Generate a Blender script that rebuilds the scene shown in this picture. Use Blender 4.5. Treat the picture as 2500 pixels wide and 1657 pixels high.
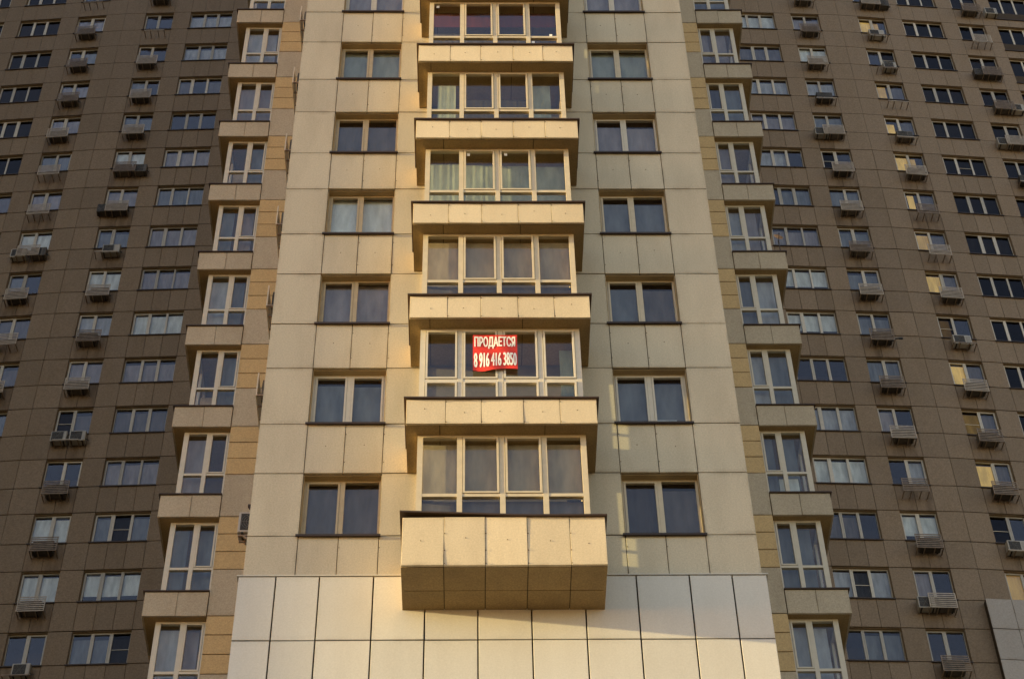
import bpy, bmesh, math, random
from mathutils import Matrix, Vector

# ------------------------------------------------------------------ scene reset
for o in list(bpy.data.objects): bpy.data.objects.remove(o)
S = bpy.context.scene
COL = S.collection
R = random.Random(7)

# ------------------------------------------------------------------ camera
F_PX, PITCH, ROLL, YAW = 4905.25, 0.8454, 0.0231, 0.0288
EYE = 1.6
CAMP = Vector((-0.5296, -27.5989, EYE))
_c, _s = math.cos(YAW), math.sin(YAW)
cR = Vector((_c, -_s, 0)); cF = Vector((_s, _c, 0)); cZ = Vector((0, 0, 1))
cU = cZ * math.cos(PITCH) - cF * math.sin(PITCH)
cD = cF * math.cos(PITCH) + cZ * math.sin(PITCH)
iR = cR * math.cos(ROLL) - cU * math.sin(ROLL)
iU = cR * math.sin(ROLL) + cU * math.cos(ROLL)
cam = bpy.data.cameras.new('camera')
cam.sensor_width = 36.0
cam.lens = F_PX / 2500 * 36.0
cam.clip_start, cam.clip_end = 0.5, 2000
camo = bpy.data.objects.new('camera', cam); COL.objects.link(camo)
camo.matrix_world = Matrix(((iR.x, iU.x, -cD.x, CAMP.x), (iR.y, iU.y, -cD.y, CAMP.y), (iR.z, iU.z, -cD.z, CAMP.z), (0, 0, 0, 1)))
S.camera = camo

def proj(p):
    v = Vector(p) - CAMP
    zc = v.dot(cD)
    return 1250 + F_PX * v.dot(iR) / zc, 828.5 - F_PX * v.dot(iU) / zc

def in_frame(p, m=0):
    x, y = proj(p)
    return -m < x < 2500 + m and -m < y < 1657 + m

# ------------------------------------------------------------------ light
SUN_TO = Vector((-1.0, -0.13, 0.122)).normalized()      # towards the sun
w = bpy.data.worlds.new('World'); S.world = w; w.use_nodes = True
nt = w.node_tree; nt.nodes.clear()
sky = nt.nodes.new('ShaderNodeTexSky'); sky.sky_type = 'NISHITA'; sky.sun_disc = False
sky.sun_elevation = math.asin(SUN_TO.z); sky.sun_rotation = math.atan2(SUN_TO.x, SUN_TO.y)
sky.air_density, sky.dust_density, sky.ozone_density = 1.0, 0.4, 1.6
bg = nt.nodes.new('ShaderNodeBackground'); bg.inputs['Strength'].default_value = 0.15
out = nt.nodes.new('ShaderNodeOutputWorld')
tint = nt.nodes.new('ShaderNodeMix'); tint.data_type = 'RGBA'; tint.blend_type = 'MULTIPLY'; tint.inputs[0].default_value = 1.0
tint.inputs[7].default_value = (1.20, 0.96, 0.87, 1)      # film stock balance of the whole sky
nt.links.new(sky.outputs[0], tint.inputs[6]); nt.links.new(tint.outputs[2], bg.inputs[0]); nt.links.new(bg.outputs[0], out.inputs[0])
sun = bpy.data.lights.new('sun', 'SUN'); sun.energy = 4.0; sun.angle = math.radians(0.55); sun.color = (1.0, 0.76, 0.33)
suno = bpy.data.objects.new('sun', sun); COL.objects.link(suno)
suno.rotation_euler = SUN_TO.to_track_quat('Z', 'Y').to_euler()
suno.location = (-30, -40, 60)
S.view_settings.view_transform = 'Standard'; S.view_settings.look = 'None'
S.view_settings.exposure = 1.86; S.view_settings.gamma = 1.0
S.view_settings.use_curve_mapping = False
S.render.engine = 'CYCLES'
S.cycles.max_bounces = 6; S.cycles.transparent_max_bounces = 8
S.cycles.caustics_reflective = False; S.cycles.caustics_refractive = False

# ------------------------------------------------------------------ materials
MATS = {}
def newmat(name):
    m = bpy.data.materials.new(name); m.use_nodes = True; m.node_tree.nodes.clear()
    MATS[name] = m
    return m, m.node_tree

def stone(name, col, speck=0.22, spscale=32.0, var=0.05, dirt=0.18, dirtcol=(0.16, 0.11, 0.06), rough=0.75, spec=0.3, streak=(1.5, 1.5, 0.35), edge=0.35):
    m, t = newmat(name); N = t.nodes.new; L = t.links.new
    geo = N('ShaderNodeNewGeometry')
    n1 = N('ShaderNodeTexNoise'); n1.inputs['Scale'].default_value = spscale; n1.inputs['Detail'].default_value = 4; n1.inputs['Roughness'].default_value = 0.75
    L(geo.outputs['Position'], n1.inputs['Vector'])
    mr = N('ShaderNodeMapRange'); mr.inputs['From Min'].default_value = 0.3; mr.inputs['From Max'].default_value = 0.7
    mr.inputs['To Min'].default_value = 1 - speck; mr.inputs['To Max'].default_value = 1 + speck
    L(n1.outputs['Fac'], mr.inputs['Value'])
    oi = N('ShaderNodeObjectInfo')
    mo = N('ShaderNodeMapRange'); mo.inputs['To Min'].default_value = 1 - var; mo.inputs['To Max'].default_value = 1 + var
    L(oi.outputs['Random'], mo.inputs['Value'])
    mul = N('ShaderNodeMath'); mul.operation = 'MULTIPLY'; L(mr.outputs[0], mul.inputs[0]); L(mo.outputs[0], mul.inputs[1])
    # weather staining, drawn out downwards
    mp = N('ShaderNodeMapping'); mp.inputs['Scale'].default_value = streak; L(geo.outputs['Position'], mp.inputs['Vector'])
    n2 = N('ShaderNodeTexNoise'); n2.inputs['Scale'].default_value = 1.0; n2.inputs['Detail'].default_value = 5; n2.inputs['Roughness'].default_value = 0.6
    L(mp.outputs[0], n2.inputs['Vector'])
    md = N('ShaderNodeMapRange'); md.inputs['From Min'].default_value = 0.42; md.inputs['From Max'].default_value = 0.78; md.inputs['To Max'].default_value = dirt
    L(n2.outputs['Fac'], md.inputs['Value'])
    mx = N('ShaderNodeMix'); mx.data_type = 'RGBA'; mx.blend_type = 'MIX'
    mx.inputs[6].default_value = (*col, 1); mx.inputs[7].default_value = (*dirtcol, 1); L(md.outputs[0], mx.inputs[0])
    # grime gathered along the edges of each slab
    tc = N('ShaderNodeTexCoord'); sx = N('ShaderNodeSeparateXYZ'); L(tc.outputs['Generated'], sx.inputs[0])
    em = None
    for ax, lo in (('X', 0.44), ('Z', 0.42)):
        s1 = N('ShaderNodeMath'); s1.operation = 'SUBTRACT'; L(sx.outputs[ax], s1.inputs[0]); s1.inputs[1].default_value = 0.5
        s2 = N('ShaderNodeMath'); s2.operation = 'ABSOLUTE'; L(s1.outputs[0], s2.inputs[0])
        s3 = N('ShaderNodeMapRange'); s3.inputs['From Min'].default_value = lo; s3.inputs['From Max'].default_value = 0.5; L(s2.outputs[0], s3.inputs['Value'])
        if em is None: em = s3
        else:
            e2 = N('ShaderNodeMath'); e2.operation = 'MAXIMUM'; L(em.outputs[0], e2.inputs[0]); L(s3.outputs[0], e2.inputs[1]); em = e2
    n3 = N('ShaderNodeTexNoise'); n3.inputs['Scale'].default_value = 2.3; n3.inputs['Detail'].default_value = 4; L(geo.outputs['Position'], n3.inputs['Vector'])
    e3 = N('ShaderNodeMapRange'); e3.inputs['From Min'].default_value = 0.4; e3.inputs['From Max'].default_value = 0.7; e3.inputs['To Max'].default_value = edge; L(n3.outputs['Fac'], e3.inputs['Value'])
    e4 = N('ShaderNodeMath'); e4.operation = 'MULTIPLY'; L(em.outputs[0], e4.inputs[0]); L(e3.outputs[0], e4.inputs[1])
    mx2 = N('ShaderNodeMix'); mx2.data_type = 'RGBA'; mx2.inputs[7].default_value = (*dirtcol, 1); L(mx.outputs[2], mx2.inputs[6]); L(e4.outputs[0], mx2.inputs[0])
    sc = N('ShaderNodeVectorMath'); sc.operation = 'SCALE'; L(mx2.outputs[2], sc.inputs[0]); L(mul.outputs[0], sc.inputs['Scale'])
    b = N('ShaderNodeBsdfPrincipled'); b.inputs['Roughness'].default_value = rough; b.inputs['Specular IOR Level'].default_value = spec
    L(sc.outputs[0], b.inputs['Base Color'])
    bp = N('ShaderNodeBump'); bp.inputs['Strength'].default_value = 0.10; bp.inputs['Distance'].default_value = 0.006
    L(n1.outputs['Fac'], bp.inputs['Height']); L(bp.outputs[0], b.inputs['Normal'])
    o = N('ShaderNodeOutputMaterial'); L(b.outputs[0], o.inputs[0])
    return m

def plain(name, col, rough=0.5, metal=0.0, noise=0.12, scale=6.0, spec=0.4, var=0.0):
    m, t = newmat(name); N = t.nodes.new; L = t.links.new
    geo = N('ShaderNodeNewGeometry')
    n1 = N('ShaderNodeTexNoise'); n1.inputs['Scale'].default_value = scale; n1.inputs['Detail'].default_value = 4
    L(geo.outputs['Position'], n1.inputs['Vector'])
    mr = N('ShaderNodeMapRange'); mr.inputs['From Min'].default_value = 0.3; mr.inputs['From Max'].default_value = 0.7
    mr.inputs['To Min'].default_value = 1 - noise; mr.inputs['To Max'].default_value = 1 + noise * 0.6
    L(n1.outputs['Fac'], mr.inputs['Value'])
    oi = N('ShaderNodeObjectInfo'); mo = N('ShaderNodeMapRange'); mo.inputs['To Min'].default_value = 1 - var; mo.inputs['To Max'].default_value = 1 + var
    L(oi.outputs['Random'], mo.inputs['Value'])
    mul = N('ShaderNodeMath'); mul.operation = 'MULTIPLY'; L(mr.outputs[0], mul.inputs[0]); L(mo.outputs[0], mul.inputs[1])
    sc = N('ShaderNodeVectorMath'); sc.operation = 'SCALE'; sc.inputs[0].default_value = col; L(mul.outputs[0], sc.inputs['Scale'])
    b = N('ShaderNodeBsdfPrincipled'); b.inputs['Roughness'].default_value = rough; b.inputs['Metallic'].default_value = metal
    b.inputs['Specular IOR Level'].default_value = spec
    L(sc.outputs[0], b.inputs['Base Color'])
    o = N('ShaderNodeOutputMaterial'); L(b.outputs[0], o.inputs[0])
    return m

def glass(name, tint=(0.95, 0.97, 0.97), refl=0.9, base=0.045, gcol=(1.0, 0.89, 0.93)):
    m, t = newmat(name); N = t.nodes.new; L = t.links.new
    tr = N('ShaderNodeBsdfTransparent'); tr.inputs[0].default_value = (*tint, 1)
    gl = N('ShaderNodeBsdfGlossy'); gl.inputs['Roughness'].default_value = 0.03; gl.inputs['Color'].default_value = (*gcol, 1)
    geo = N('ShaderNodeNewGeometry'); n = N('ShaderNodeTexNoise'); n.inputs['Scale'].default_value = 1.3; n.inputs['Detail'].default_value = 1
    L(geo.outputs['Position'], n.inputs['Vector'])
    bp = N('ShaderNodeBump'); bp.inputs['Strength'].default_value = 0.04; bp.inputs['Distance'].default_value = 0.05
    L(n.outputs['Fac'], bp.inputs['Height']); L(bp.outputs[0], gl.inputs['Normal'])
    lw = N('ShaderNodeLayerWeight'); lw.inputs['Blend'].default_value = 0.5
    fr = N('ShaderNodeMath'); fr.operation = 'POWER'; L(lw.outputs['Facing'], fr.inputs[0]); fr.inputs[1].default_value = 4.0
    ma = N('ShaderNodeMath'); ma.operation = 'MULTIPLY_ADD'; ma.inputs[1].default_value = refl; ma.inputs[2].default_value = base; ma.use_clamp = True
    L(fr.outputs[0], ma.inputs[0])
    mx = N('ShaderNodeMixShader'); L(ma.outputs[0], mx.inputs[0]); L(tr.outputs[0], mx.inputs[1]); L(gl.outputs[0], mx.inputs[2])
    o = N('ShaderNodeOutputMaterial'); L(mx.outputs[0], o.inputs[0])
    return m

def cloth(name, col, emit=None, estr=0.0):
    m, t = newmat(name); N = t.nodes.new; L = t.links.new
    geo = N('ShaderNodeNewGeometry')
    n1 = N('ShaderNodeTexNoise'); n1.inputs['Scale'].default_value = 5; n1.inputs['Detail'].default_value = 3
    mp = N('ShaderNodeMapping'); mp.inputs['Scale'].default_value = (1, 1, 0.25); L(geo.outputs['Position'], mp.inputs['Vector'])
    L(mp.outputs[0], n1.inputs['Vector'])
    mr = N('ShaderNodeMapRange'); mr.inputs['From Min'].default_value = 0.3; mr.inputs['From Max'].default_value = 0.7
    mr.inputs['To Min'].default_value = 0.7; mr.inputs['To Max'].default_value = 1.15
    L(n1.outputs['Fac'], mr.inputs['Value'])
    sc = N('ShaderNodeVectorMath'); sc.operation = 'SCALE'; sc.inputs[0].default_value = col; L(mr.outputs[0], sc.inputs['Scale'])
    b = N('ShaderNodeBsdfPrincipled'); b.inputs['Roughness'].default_value = 0.9; b.inputs['Specular IOR Level'].default_value = 0.1
    L(sc.outputs[0], b.inputs['Base Color'])
    if emit:
        se = N('ShaderNodeVectorMath'); se.operation = 'SCALE'; se.inputs[0].default_value = emit; L(mr.outputs[0], se.inputs['Scale'])
        L(se.outputs[0], b.inputs['Emission Color']); b.inputs['Emission Strength'].default_value = estr
    o = N('ShaderNodeOutputMaterial'); L(b.outputs[0], o.inputs[0])
    return m

FACADE = stone('cream_stone_panel', (0.51, 0.45, 0.34), speck=0.17, dirt=0.25)
PARAPET = stone('bay_parapet_panel', (0.58, 0.49, 0.35), speck=0.13, dirt=0.2)
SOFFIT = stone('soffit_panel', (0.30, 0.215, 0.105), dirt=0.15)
PLINTH = stone('pale_plinth_panel', (0.55, 0.535, 0.50), speck=0.08, dirt=0.12, edge=0.15)
YELLOW = stone('ochre_panel', (0.50, 0.36, 0.185), dirt=0.10)
SIDEP = stone('side_bay_panel', (0.42, 0.36, 0.275))
REARP = stone('tan_rear_panel', (0.212, 0.160, 0.114), speck=0.27, spscale=15, dirt=0.35, var=0.10)  # rear tans set lower still, lens vignetting put into the colour
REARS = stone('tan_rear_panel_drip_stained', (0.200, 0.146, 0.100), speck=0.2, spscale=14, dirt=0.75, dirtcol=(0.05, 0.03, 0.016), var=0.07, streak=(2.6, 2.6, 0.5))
REARPL = stone('grey_rear_panel', (0.34, 0.315, 0.30), speck=0.14, spscale=14, dirt=0.1)
BACK = plain('joint_backing', (0.05, 0.034, 0.021), 0.9)
INNER = plain('room_wall', (0.10, 0.085, 0.075), 0.9)
LOGGIA = plain('loggia_wall', (0.13, 0.115, 0.10), 0.9)
FRAMEW = plain('white_window_frame', (0.55, 0.505, 0.42), 0.35, noise=0.06)
FRAMER = plain('grey_window_frame', (0.46, 0.43, 0.38), 0.4, noise=0.08, var=0.25)
FRAMEC = plain('cream_window_frame', (0.52, 0.45, 0.33), 0.4, noise=0.08)
FRAMEB = plain('tan_window_frame', (0.44, 0.35, 0.22), 0.45, noise=0.1)
REVEAL = stone('reveal_lining', (0.40, 0.31, 0.18), speck=0.08)
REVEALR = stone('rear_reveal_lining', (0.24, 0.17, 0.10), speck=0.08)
SILL = plain('dark_sill_metal', (0.05, 0.032, 0.022), 0.5, 0.3)
COPING = plain('dark_coping_metal', (0.06, 0.036, 0.022), 0.45, 0.3)
GLASS = glass('window_glass')
GLASSD = glass('dark_reflection_and_net_glass', tint=(0.55, 0.55, 0.55), refl=0.3, base=0.02)  # dark reflections put into dimmer glass; insect nets use it too
METAL = plain('cage_metal', (0.42, 0.36, 0.30), 0.45, 0.0, noise=0.2)
METALD = plain('weathered_cage_metal', (0.22, 0.165, 0.12), 0.5, 0.0, noise=0.3)
ACWHITE = plain('air_conditioner_casing', (0.32, 0.30, 0.27), 0.45, noise=0.12, var=0.25)
ACCLEAN = plain('clean_air_conditioner_casing', (0.36, 0.34, 0.32), 0.4, noise=0.06)
ACDULL = plain('dull_shaded_air_conditioner_casing', (0.08, 0.068, 0.056), 0.6, noise=0.25, var=0.5)  # deep shade behind the slats put into the casing colour; some bare units too
ACD = plain('fan_grille_dark', (0.03, 0.026, 0.022), 0.6)
ACG = plain('fan_grille_wire', (0.14, 0.13, 0.12), 0.5)
ASPH = stone('sandy_paving', (0.22, 0.175, 0.115), speck=0.3, spscale=30, dirt=0.3)
SHEER = cloth('sheer_curtain', (0.36, 0.37, 0.40))
SHEERG = cloth('pale_green_curtain', (0.32, 0.34, 0.26))
LILAC = cloth('lilac_curtain', (0.25, 0.22, 0.23))
BLUEC = cloth('blue_grey_curtain', (0.15, 0.16, 0.175))
BLINDW = cloth('white_blind', (0.62, 0.65, 0.65))
BLINDG = cloth('green_grey_blind', (0.25, 0.27, 0.23))
BLINDB = cloth('beige_blind', (0.36, 0.27, 0.17))
BLINDK = cloth('taupe_blind', (0.34, 0.27, 0.18))
DARKC = cloth('dark_curtain', (0.06, 0.05, 0.045))
GREYC = cloth('grey_curtain', (0.115, 0.10, 0.095))
REDC = cloth('red_valance', (0.11, 0.024, 0.014))
GOLD = cloth('gold_reflection_curtain', (0.55, 0.38, 0.12), emit=(1.0, 0.60, 0.12), estr=0.085)  # golden pane reflection put in as a glowing curtain
GOLDD = cloth('dim_gold_reflection_curtain', (0.40, 0.28, 0.10), emit=(1.0, 0.55, 0.12), estr=0.05)  # weaker glow for the same painted reflection
RED = plain('red_vinyl', (0.62, 0.035, 0.015), 0.4, noise=0.15, scale=8)
LETTER = plain('white_vinyl_letter', (0.85, 0.82, 0.78), 0.5, noise=0.05)
RIVET = plain('rivet', (0.10, 0.065, 0.035), 0.5, 0.4)
RUST = plain('rusty_dish', (0.36, 0.20, 0.09), 0.6, noise=0.4, scale=14)
BLACK = plain('black_cable', (0.012, 0.011, 0.01), 0.5)

# ------------------------------------------------------------------ mesh helpers
class MB:
    def __init__(self): self.v = []; self.f = []
    def box(self, x0, x1, y0, y1, z0, z1):
        n = len(self.v)
        self.v += [(x0, y0, z0), (x1, y0, z0), (x1, y1, z0), (x0, y1, z0), (x0, y0, z1), (x1, y0, z1), (x1, y1, z1), (x0, y1, z1)]
        for q in ((0, 3, 2, 1), (4, 5, 6, 7), (0, 1, 5, 4), (1, 2, 6, 5), (2, 3, 7, 6), (3, 0, 4, 7)): self.f.append(tuple(n + i for i in q))
        return self
    def bar(self, a, b, r):
        a, b = Vector(a), Vector(b); d = (b - a).normalized()
        u = d.cross(Vector((0, 0, 1)));
        if u.length < 1e-3: u = d.cross(Vector((1, 0, 0)))
        u.normalize(); v = d.cross(u); n = len(self.v)
        for p in (a, b):
            for sx, sy in ((-1, -1), (1, -1), (1, 1), (-1, 1)): self.v.append(tuple(p + u * sx * r + v * sy * r))
        for q in ((0, 1, 5, 4), (1, 2, 6, 5), (2, 3, 7, 6), (3, 0, 4, 7), (3, 2, 1, 0), (4, 5, 6, 7)): self.f.append(tuple(n + i for i in q))
        return self
    def disc(self, cx, y, cz, r, n=12, th=0.004):
        b = len(self.v)
        for k in range(n):
            a = 2 * math.pi * k / n; self.v.append((cx + r * math.cos(a), y, cz + r * math.sin(a)))
        for k in range(n):
            a = 2 * math.pi * k / n; self.v.append((cx + r * math.cos(a), y + th, cz + r * math.sin(a)))
        self.f.append(tuple(range(b, b + n)))
        for k in range(n): self.f.append((b + k, b + n + k, b + n + (k + 1) % n, b + (k + 1) % n))
        return self
    def ring(self, cx, y, cz, r0, r1, n=16, th=0.008):
        b = len(self.v)
        for rr, yy in ((r0, y), (r1, y), (r1, y + th), (r0, y + th)):
            for k in range(n):
                a = 2 * math.pi * k / n; self.v.append((cx + rr * math.cos(a), yy, cz + rr * math.sin(a)))
        for j in range(4):
            for k in range(n):
                k2 = (k + 1) % n; j2 = (j + 1) % 4
                self.f.append((b + j * n + k, b + j * n + k2, b + j2 * n + k2, b + j2 * n + k))
        return self
    def mesh(self, name, mat, bevel=0.0):
        me = bpy.data.meshes.new(name); me.from_pydata(self.v, [], self.f)
        if mat: me.materials.append(mat)
        bm = bmesh.new(); bm.from_mesh(me)
        bmesh.ops.recalc_face_normals(bm, faces=bm.faces)
        if bevel: bmesh.ops.bevel(bm, geom=list(bm.edges), offset=bevel, segments=2, profile=0.5, affect='EDGES')
        bm.to_mesh(me); bm.free()
        return me

CACHE = {}
def cached(key, fn):
    if key not in CACHE: CACHE[key] = fn()
    return CACHE[key]

def link(name, mesh, parent=None, M=None, **pr):
    o = bpy.data.objects.new(name, mesh); COL.objects.link(o)
    if parent is not None: o.parent = parent
    if M is not None: o.matrix_basis = M
    for k, v in pr.items(): o[k] = v
    return o

def thing(name, label, cat, M=None, group=None):
    o = bpy.data.objects.new(name, None); o.empty_display_size = 0.3; COL.objects.link(o)
    if M is not None: o.matrix_basis = M
    o['label'] = label; o['category'] = cat
    if group: o['group'] = group
    return o

def T(x, y, z): return Matrix.Translation((x, y, z))

class Wall:
    """A vertical plane seen from outside: local x to the right, y into the wall, z up."""
    def __init__(self, x, y, ang): self.x, self.y, self.a = x, y, ang; self.M = T(x, y, 0) @ Matrix.Rotation(ang, 4, 'Z')
    def at(self, s, y, z): return self.M @ T(s, y, z)
    def pt(self, s, y, z): return self.M @ Vector((s, y, z))

# ------------------------------------------------------------------ generic parts
def panel_mesh(wd, ht, mat, th=0.05):
    return cached(('panel', round(wd, 3), round(ht, 3), mat.name, th), lambda: MB().box(-wd / 2, wd / 2, 0, th, -ht / 2, ht / 2).mesh('panel', mat, 0.004))

def panel(parent, P, wall, s0, s1, z0, z1, mat, name='cladding_panel', gx=0.007, gz=0.012, y=0.0, th=0.05, tilt=0.0035):
    """One cladding slab; P = inverse of the parent's placement."""
    wd, ht = s1 - s0 - 2 * gx, z1 - z0 - 2 * gz
    M = P @ wall.at((s0 + s1) / 2, y + R.uniform(-0.002, 0.002), (z0 + z1) / 2)
    M = M @ Matrix.Rotation(R.gauss(0, tilt), 4, 'Z') @ Matrix.Rotation(R.gauss(0, tilt), 4, 'X')
    return link(name, panel_mesh(wd, ht, mat, th), parent, M)

def frame_mesh(wd, ht, n, mat, b=0.055, mul=0.09, sash=(), transom=None, dep=0.07):
    def mk():
        m = MB()
        m.box(0, b, 0, dep, 0, ht); m.box(wd - b, wd, 0, dep, 0, ht)
        m.box(b, wd - b, 0, dep, 0, b); m.box(b, wd - b, 0, dep, ht - b, ht)
        for i in range(1, n):
            x = wd * i / n
            m.box(x - mul / 2, x + mul / 2, -0.004, dep, b, ht - b)
        if transom:
            for i in range(n):
                x0 = b if i == 0 else wd * i / n + mul / 2
                x1 = wd - b if i == n - 1 else wd * (i + 1) / n - mul / 2
                m.box(x0, x1, 0.002, dep, transom - 0.035, transom + 0.035)
        for i in sash:      # an opening leaf with a border of its own
            x0 = (b if i == 0 else wd * i / n + mul / 2) ; x1 = (wd - b if i == n - 1 else wd * (i + 1) / n - mul / 2)
            zb = b if not transom else transom + 0.035
            q = 0.045
            m.box(x0 + 0.004, x0 + q, -0.012, 0.05, zb + 0.004, ht - b - 0.004); m.box(x1 - q, x1 - 0.004, -0.012, 0.05, zb + 0.004, ht - b - 0.004)
            m.box(x0 + q, x1 - q, -0.012, 0.05, zb + 0.004, zb + q); m.box(x0 + q, x1 - q, -0.012, 0.05, ht - b - q, ht - b - 0.004)
        return m.mesh('window_frame', mat)
    return cached(('frame', round(wd, 3), round(ht, 3), n, mat.name, b, mul, tuple(sash), transom), mk)

def curtain_mesh(wd, ht, mat, wavy):
    def mk():
        m = MB(); nn = max(16, int(wd * 48)) if wavy else 1
        amp = 0.0022 if wavy else 0
        for j in range(2):
            for i in range(nn + 1):
                x = wd * i / nn
                m.v.append((x, amp * (math.sin(i * 0.83 + 0.9 * math.sin(i * 0.31)) + 0.5 * math.sin(i * 1.37)) * (1 if j == 0 else 0.7), ht * j))
        for i in range(nn): m.f.append((i, i + 1, nn + 2 + i, nn + 1 + i))
        if not wavy:
            m = MB().box(0, wd, 0, 0.004, 0, ht)
        me = m.mesh('curtain', mat)
        if wavy:
            for q in me.polygons: q.use_smooth = True
        return me
    return cached(('curtain', round(wd, 2), round(ht, 2), mat.name, wavy), mk)

def pane_mesh(wd, ht, mat):
    return cached(('pane', round(wd, 3), round(ht, 3), mat.name), lambda: MB().box(0, wd, 0, 0.006, 0, ht).mesh('pane', mat))

def window(parent, P, wall, s0, s1, z0, z1, n, inside, frame=FRAMEW, depth=0.17, reveal=REVEAL, glassm=GLASS, sash=(0,), sill=0.06, transom=None, mul=0.09, nets=(), b=0.055):
    """Window unit in its opening. inside: one entry per leaf - None or (material, wavy, bottom fraction, top fraction, x0 frac, x1 frac)."""
    wd, ht = s1 - s0, z1 - z0
    fr = link('window', frame_mesh(wd, ht, n, frame, b=b, mul=mul, sash=sash, transom=transom), parent, P @ wall.at(s0, depth, z0))
    for i in range(n):
        x0 = (b if i == 0 else wd * i / n + mul / 2); x1 = (wd - b if i == n - 1 else wd * (i + 1) / n - mul / 2)
        if transom:
            link('pane', pane_mesh(x1 - x0, ht - b - transom - 0.035, glassm), fr, T(x0, 0.03, transom + 0.035))
            link('pane', pane_mesh(x1 - x0, transom - 0.035 - b, glassm), fr, T(x0, 0.03, b))
        elif i not in nets:
            link('pane', pane_mesh(x1 - x0, ht - 2 * b, glassm), fr, T(x0, 0.03, b))
        if i in nets:       # leaf swung in, insect net with a cross rail
            link('insect_net', pane_mesh(x1 - x0, ht - 2 * b, GLASSD), fr, T(x0, 0.045, b))
            link('net_rail', cached(('rail', round(x1 - x0, 2)), lambda: MB().box(0, x1 - x0, -0.006, 0.012, -0.012, 0.012).mesh('net_rail', FRAMEW)), fr, T(x0, 0.03, ht * 0.5))
        c = inside[i] if i < len(inside) else None
        if c:
            mat, wavy, f0, f1 = c[:4]; a0, a1 = (c[4], c[5]) if len(c) > 4 else (0, 1)
            W = x1 - x0 + 0.05
            link('curtain' if wavy else 'blind', curtain_mesh(W * (a1 - a0), ht * (f1 - f0), mat, wavy), fr, T(x0 - 0.025 + W * a0, 0.12 + 0.03 * (i % 2), ht * f0))  # gold ones stand in for pane reflections
    if reveal:
        t = 0.012
        link('reveal', cached(('reveal', round(wd, 3), round(ht, 3), depth, reveal.name), lambda: MB().box(0, t, -depth + 0.052, 0, 0, ht).box(wd - t, wd, -depth + 0.052, 0, 0, ht).box(t, wd - t, -depth + 0.052, 0, ht - t, ht).mesh('reveal', reveal)), fr)
    if sill:
        link('sill', cached(('sill', round(wd, 3), depth, sill), lambda: MB().box(-0.05, wd + 0.03, -depth - sill, 0.0, -0.028, -0.003).box(-0.05, wd + 0.03, -depth - sill, -depth - sill + 0.012, -0.055, -0.028).mesh('sill', SILL)), fr)
    return fr

# ------------------------------------------------------------------ ground
g = MB().box(-400, 400, -500, 300, -0.5, 0).mesh('ground', ASPH)
link('ground', g, kind='structure')

# ------------------------------------------------------------------ levels
HS = 25.638 + EYE        # sill of the lowest front window
WH = 1.63                # window height
HB = 46.8345 + EYE       # sill of the lowest window of the rear wings
WHB = 1.592
H0 = 29.25 + EYE         # head of the lowest ochre band on the side bays
FL = 3.0
ORD = ['top', 'second', 'third', 'fourth', 'fifth', 'sixth', 'seventh', 'eighth', 'ninth', 'tenth', 'eleventh', 'twelfth', 'thirteenth', 'fourteenth', 'fifteenth', 'sixteenth', 'seventeenth']

# ------------------------------------------------------------------ the front tower
tower = thing('apartment_tower', 'cream panelled apartment tower with a central column of glazed bays', 'apartment building')
I4 = Matrix.Identity(4)
FW = Wall(0, 0, 0)
NF = 9
ZT = HS + FL * NF
# load-bearing wall behind the slabs, with the window openings left free
m = MB()
m.box(-4.70, -3.8, 0.055, 0.3, 0, ZT); m.box(-2.3, 2.3, 0.055, 0.3, 0, ZT); m.box(3.8, 4.70, 0.055, 0.3, 0, ZT)
for sx in (-1, 1):
    xa, xb = (-3.8, -2.3) if sx < 0 else (2.3, 3.8)
    m.box(xa, xb, 0.055, 0.9, 0, HS - 0.003)
    for k in range(NF): m.box(xa, xb, 0.055, 0.9, HS + FL * k + WH, HS + FL * (k + 1) - 0.003)
m.box(-4.70, 4.70, 0.9, 1.1, 0, ZT); m.box(-4.70, -4.5, 0.3, 0.9, 0, ZT); m.box(4.5, 4.70, 0.3, 0.9, 0, ZT)
m.box(-4.70, 4.70, 1.1, 30, 0, ZT)
link('wall', m.mesh('wall', BACK), tower)
m = MB().box(-4.755, -4.705, 0.052, 6.4, 0, ZT).box(4.705, 4.755, 0.052, 6.4, 0, ZT)
link('side_wall', m.mesh('side_wall', FACADE), tower)

def front_inside(side, k):
    t = {(-1, 0): [(GREYC, True, 0, 0.95)] * 2, (-1, 1): [(BLUEC, False, 0, 0.88)] * 2, (-1, 2): [(LILAC, True, 0, 1)] * 2,
         (-1, 3): [(BLINDW, False, 0, 1), (BLINDW, False, 0.17, 1)], (-1, 4): [(GREYC, True, 0, 0.9)] * 2,
         (-1, 5): [(BLINDG, False, 0, 1)] * 2, (-1, 6): [(LILAC, True, 0, 1)] * 2,
         (1, 0): [(DARKC, True, 0, 1), (GREYC, True, 0, 0.9)], (1, 1): [(BLUEC, False, 0, 0.92), (BLUEC, False, 0, 0.92)], (1, 2): [(BLUEC, True, 0, 0.9), (GREYC, True, 0, 0.9)],
         (1, 3): [(BLUEC, False, 0, 0.9)] * 2, (1, 4): [(LILAC, True, 0, 0.88)] * 2, (1, 5): [(BLINDG, False, 0, 1)] * 2, (1, 6): [(LILAC, True, 0, 1)] * 2}
    return t.get((side, k), [(SHEER, True, 0, 1)] * 2)

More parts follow.
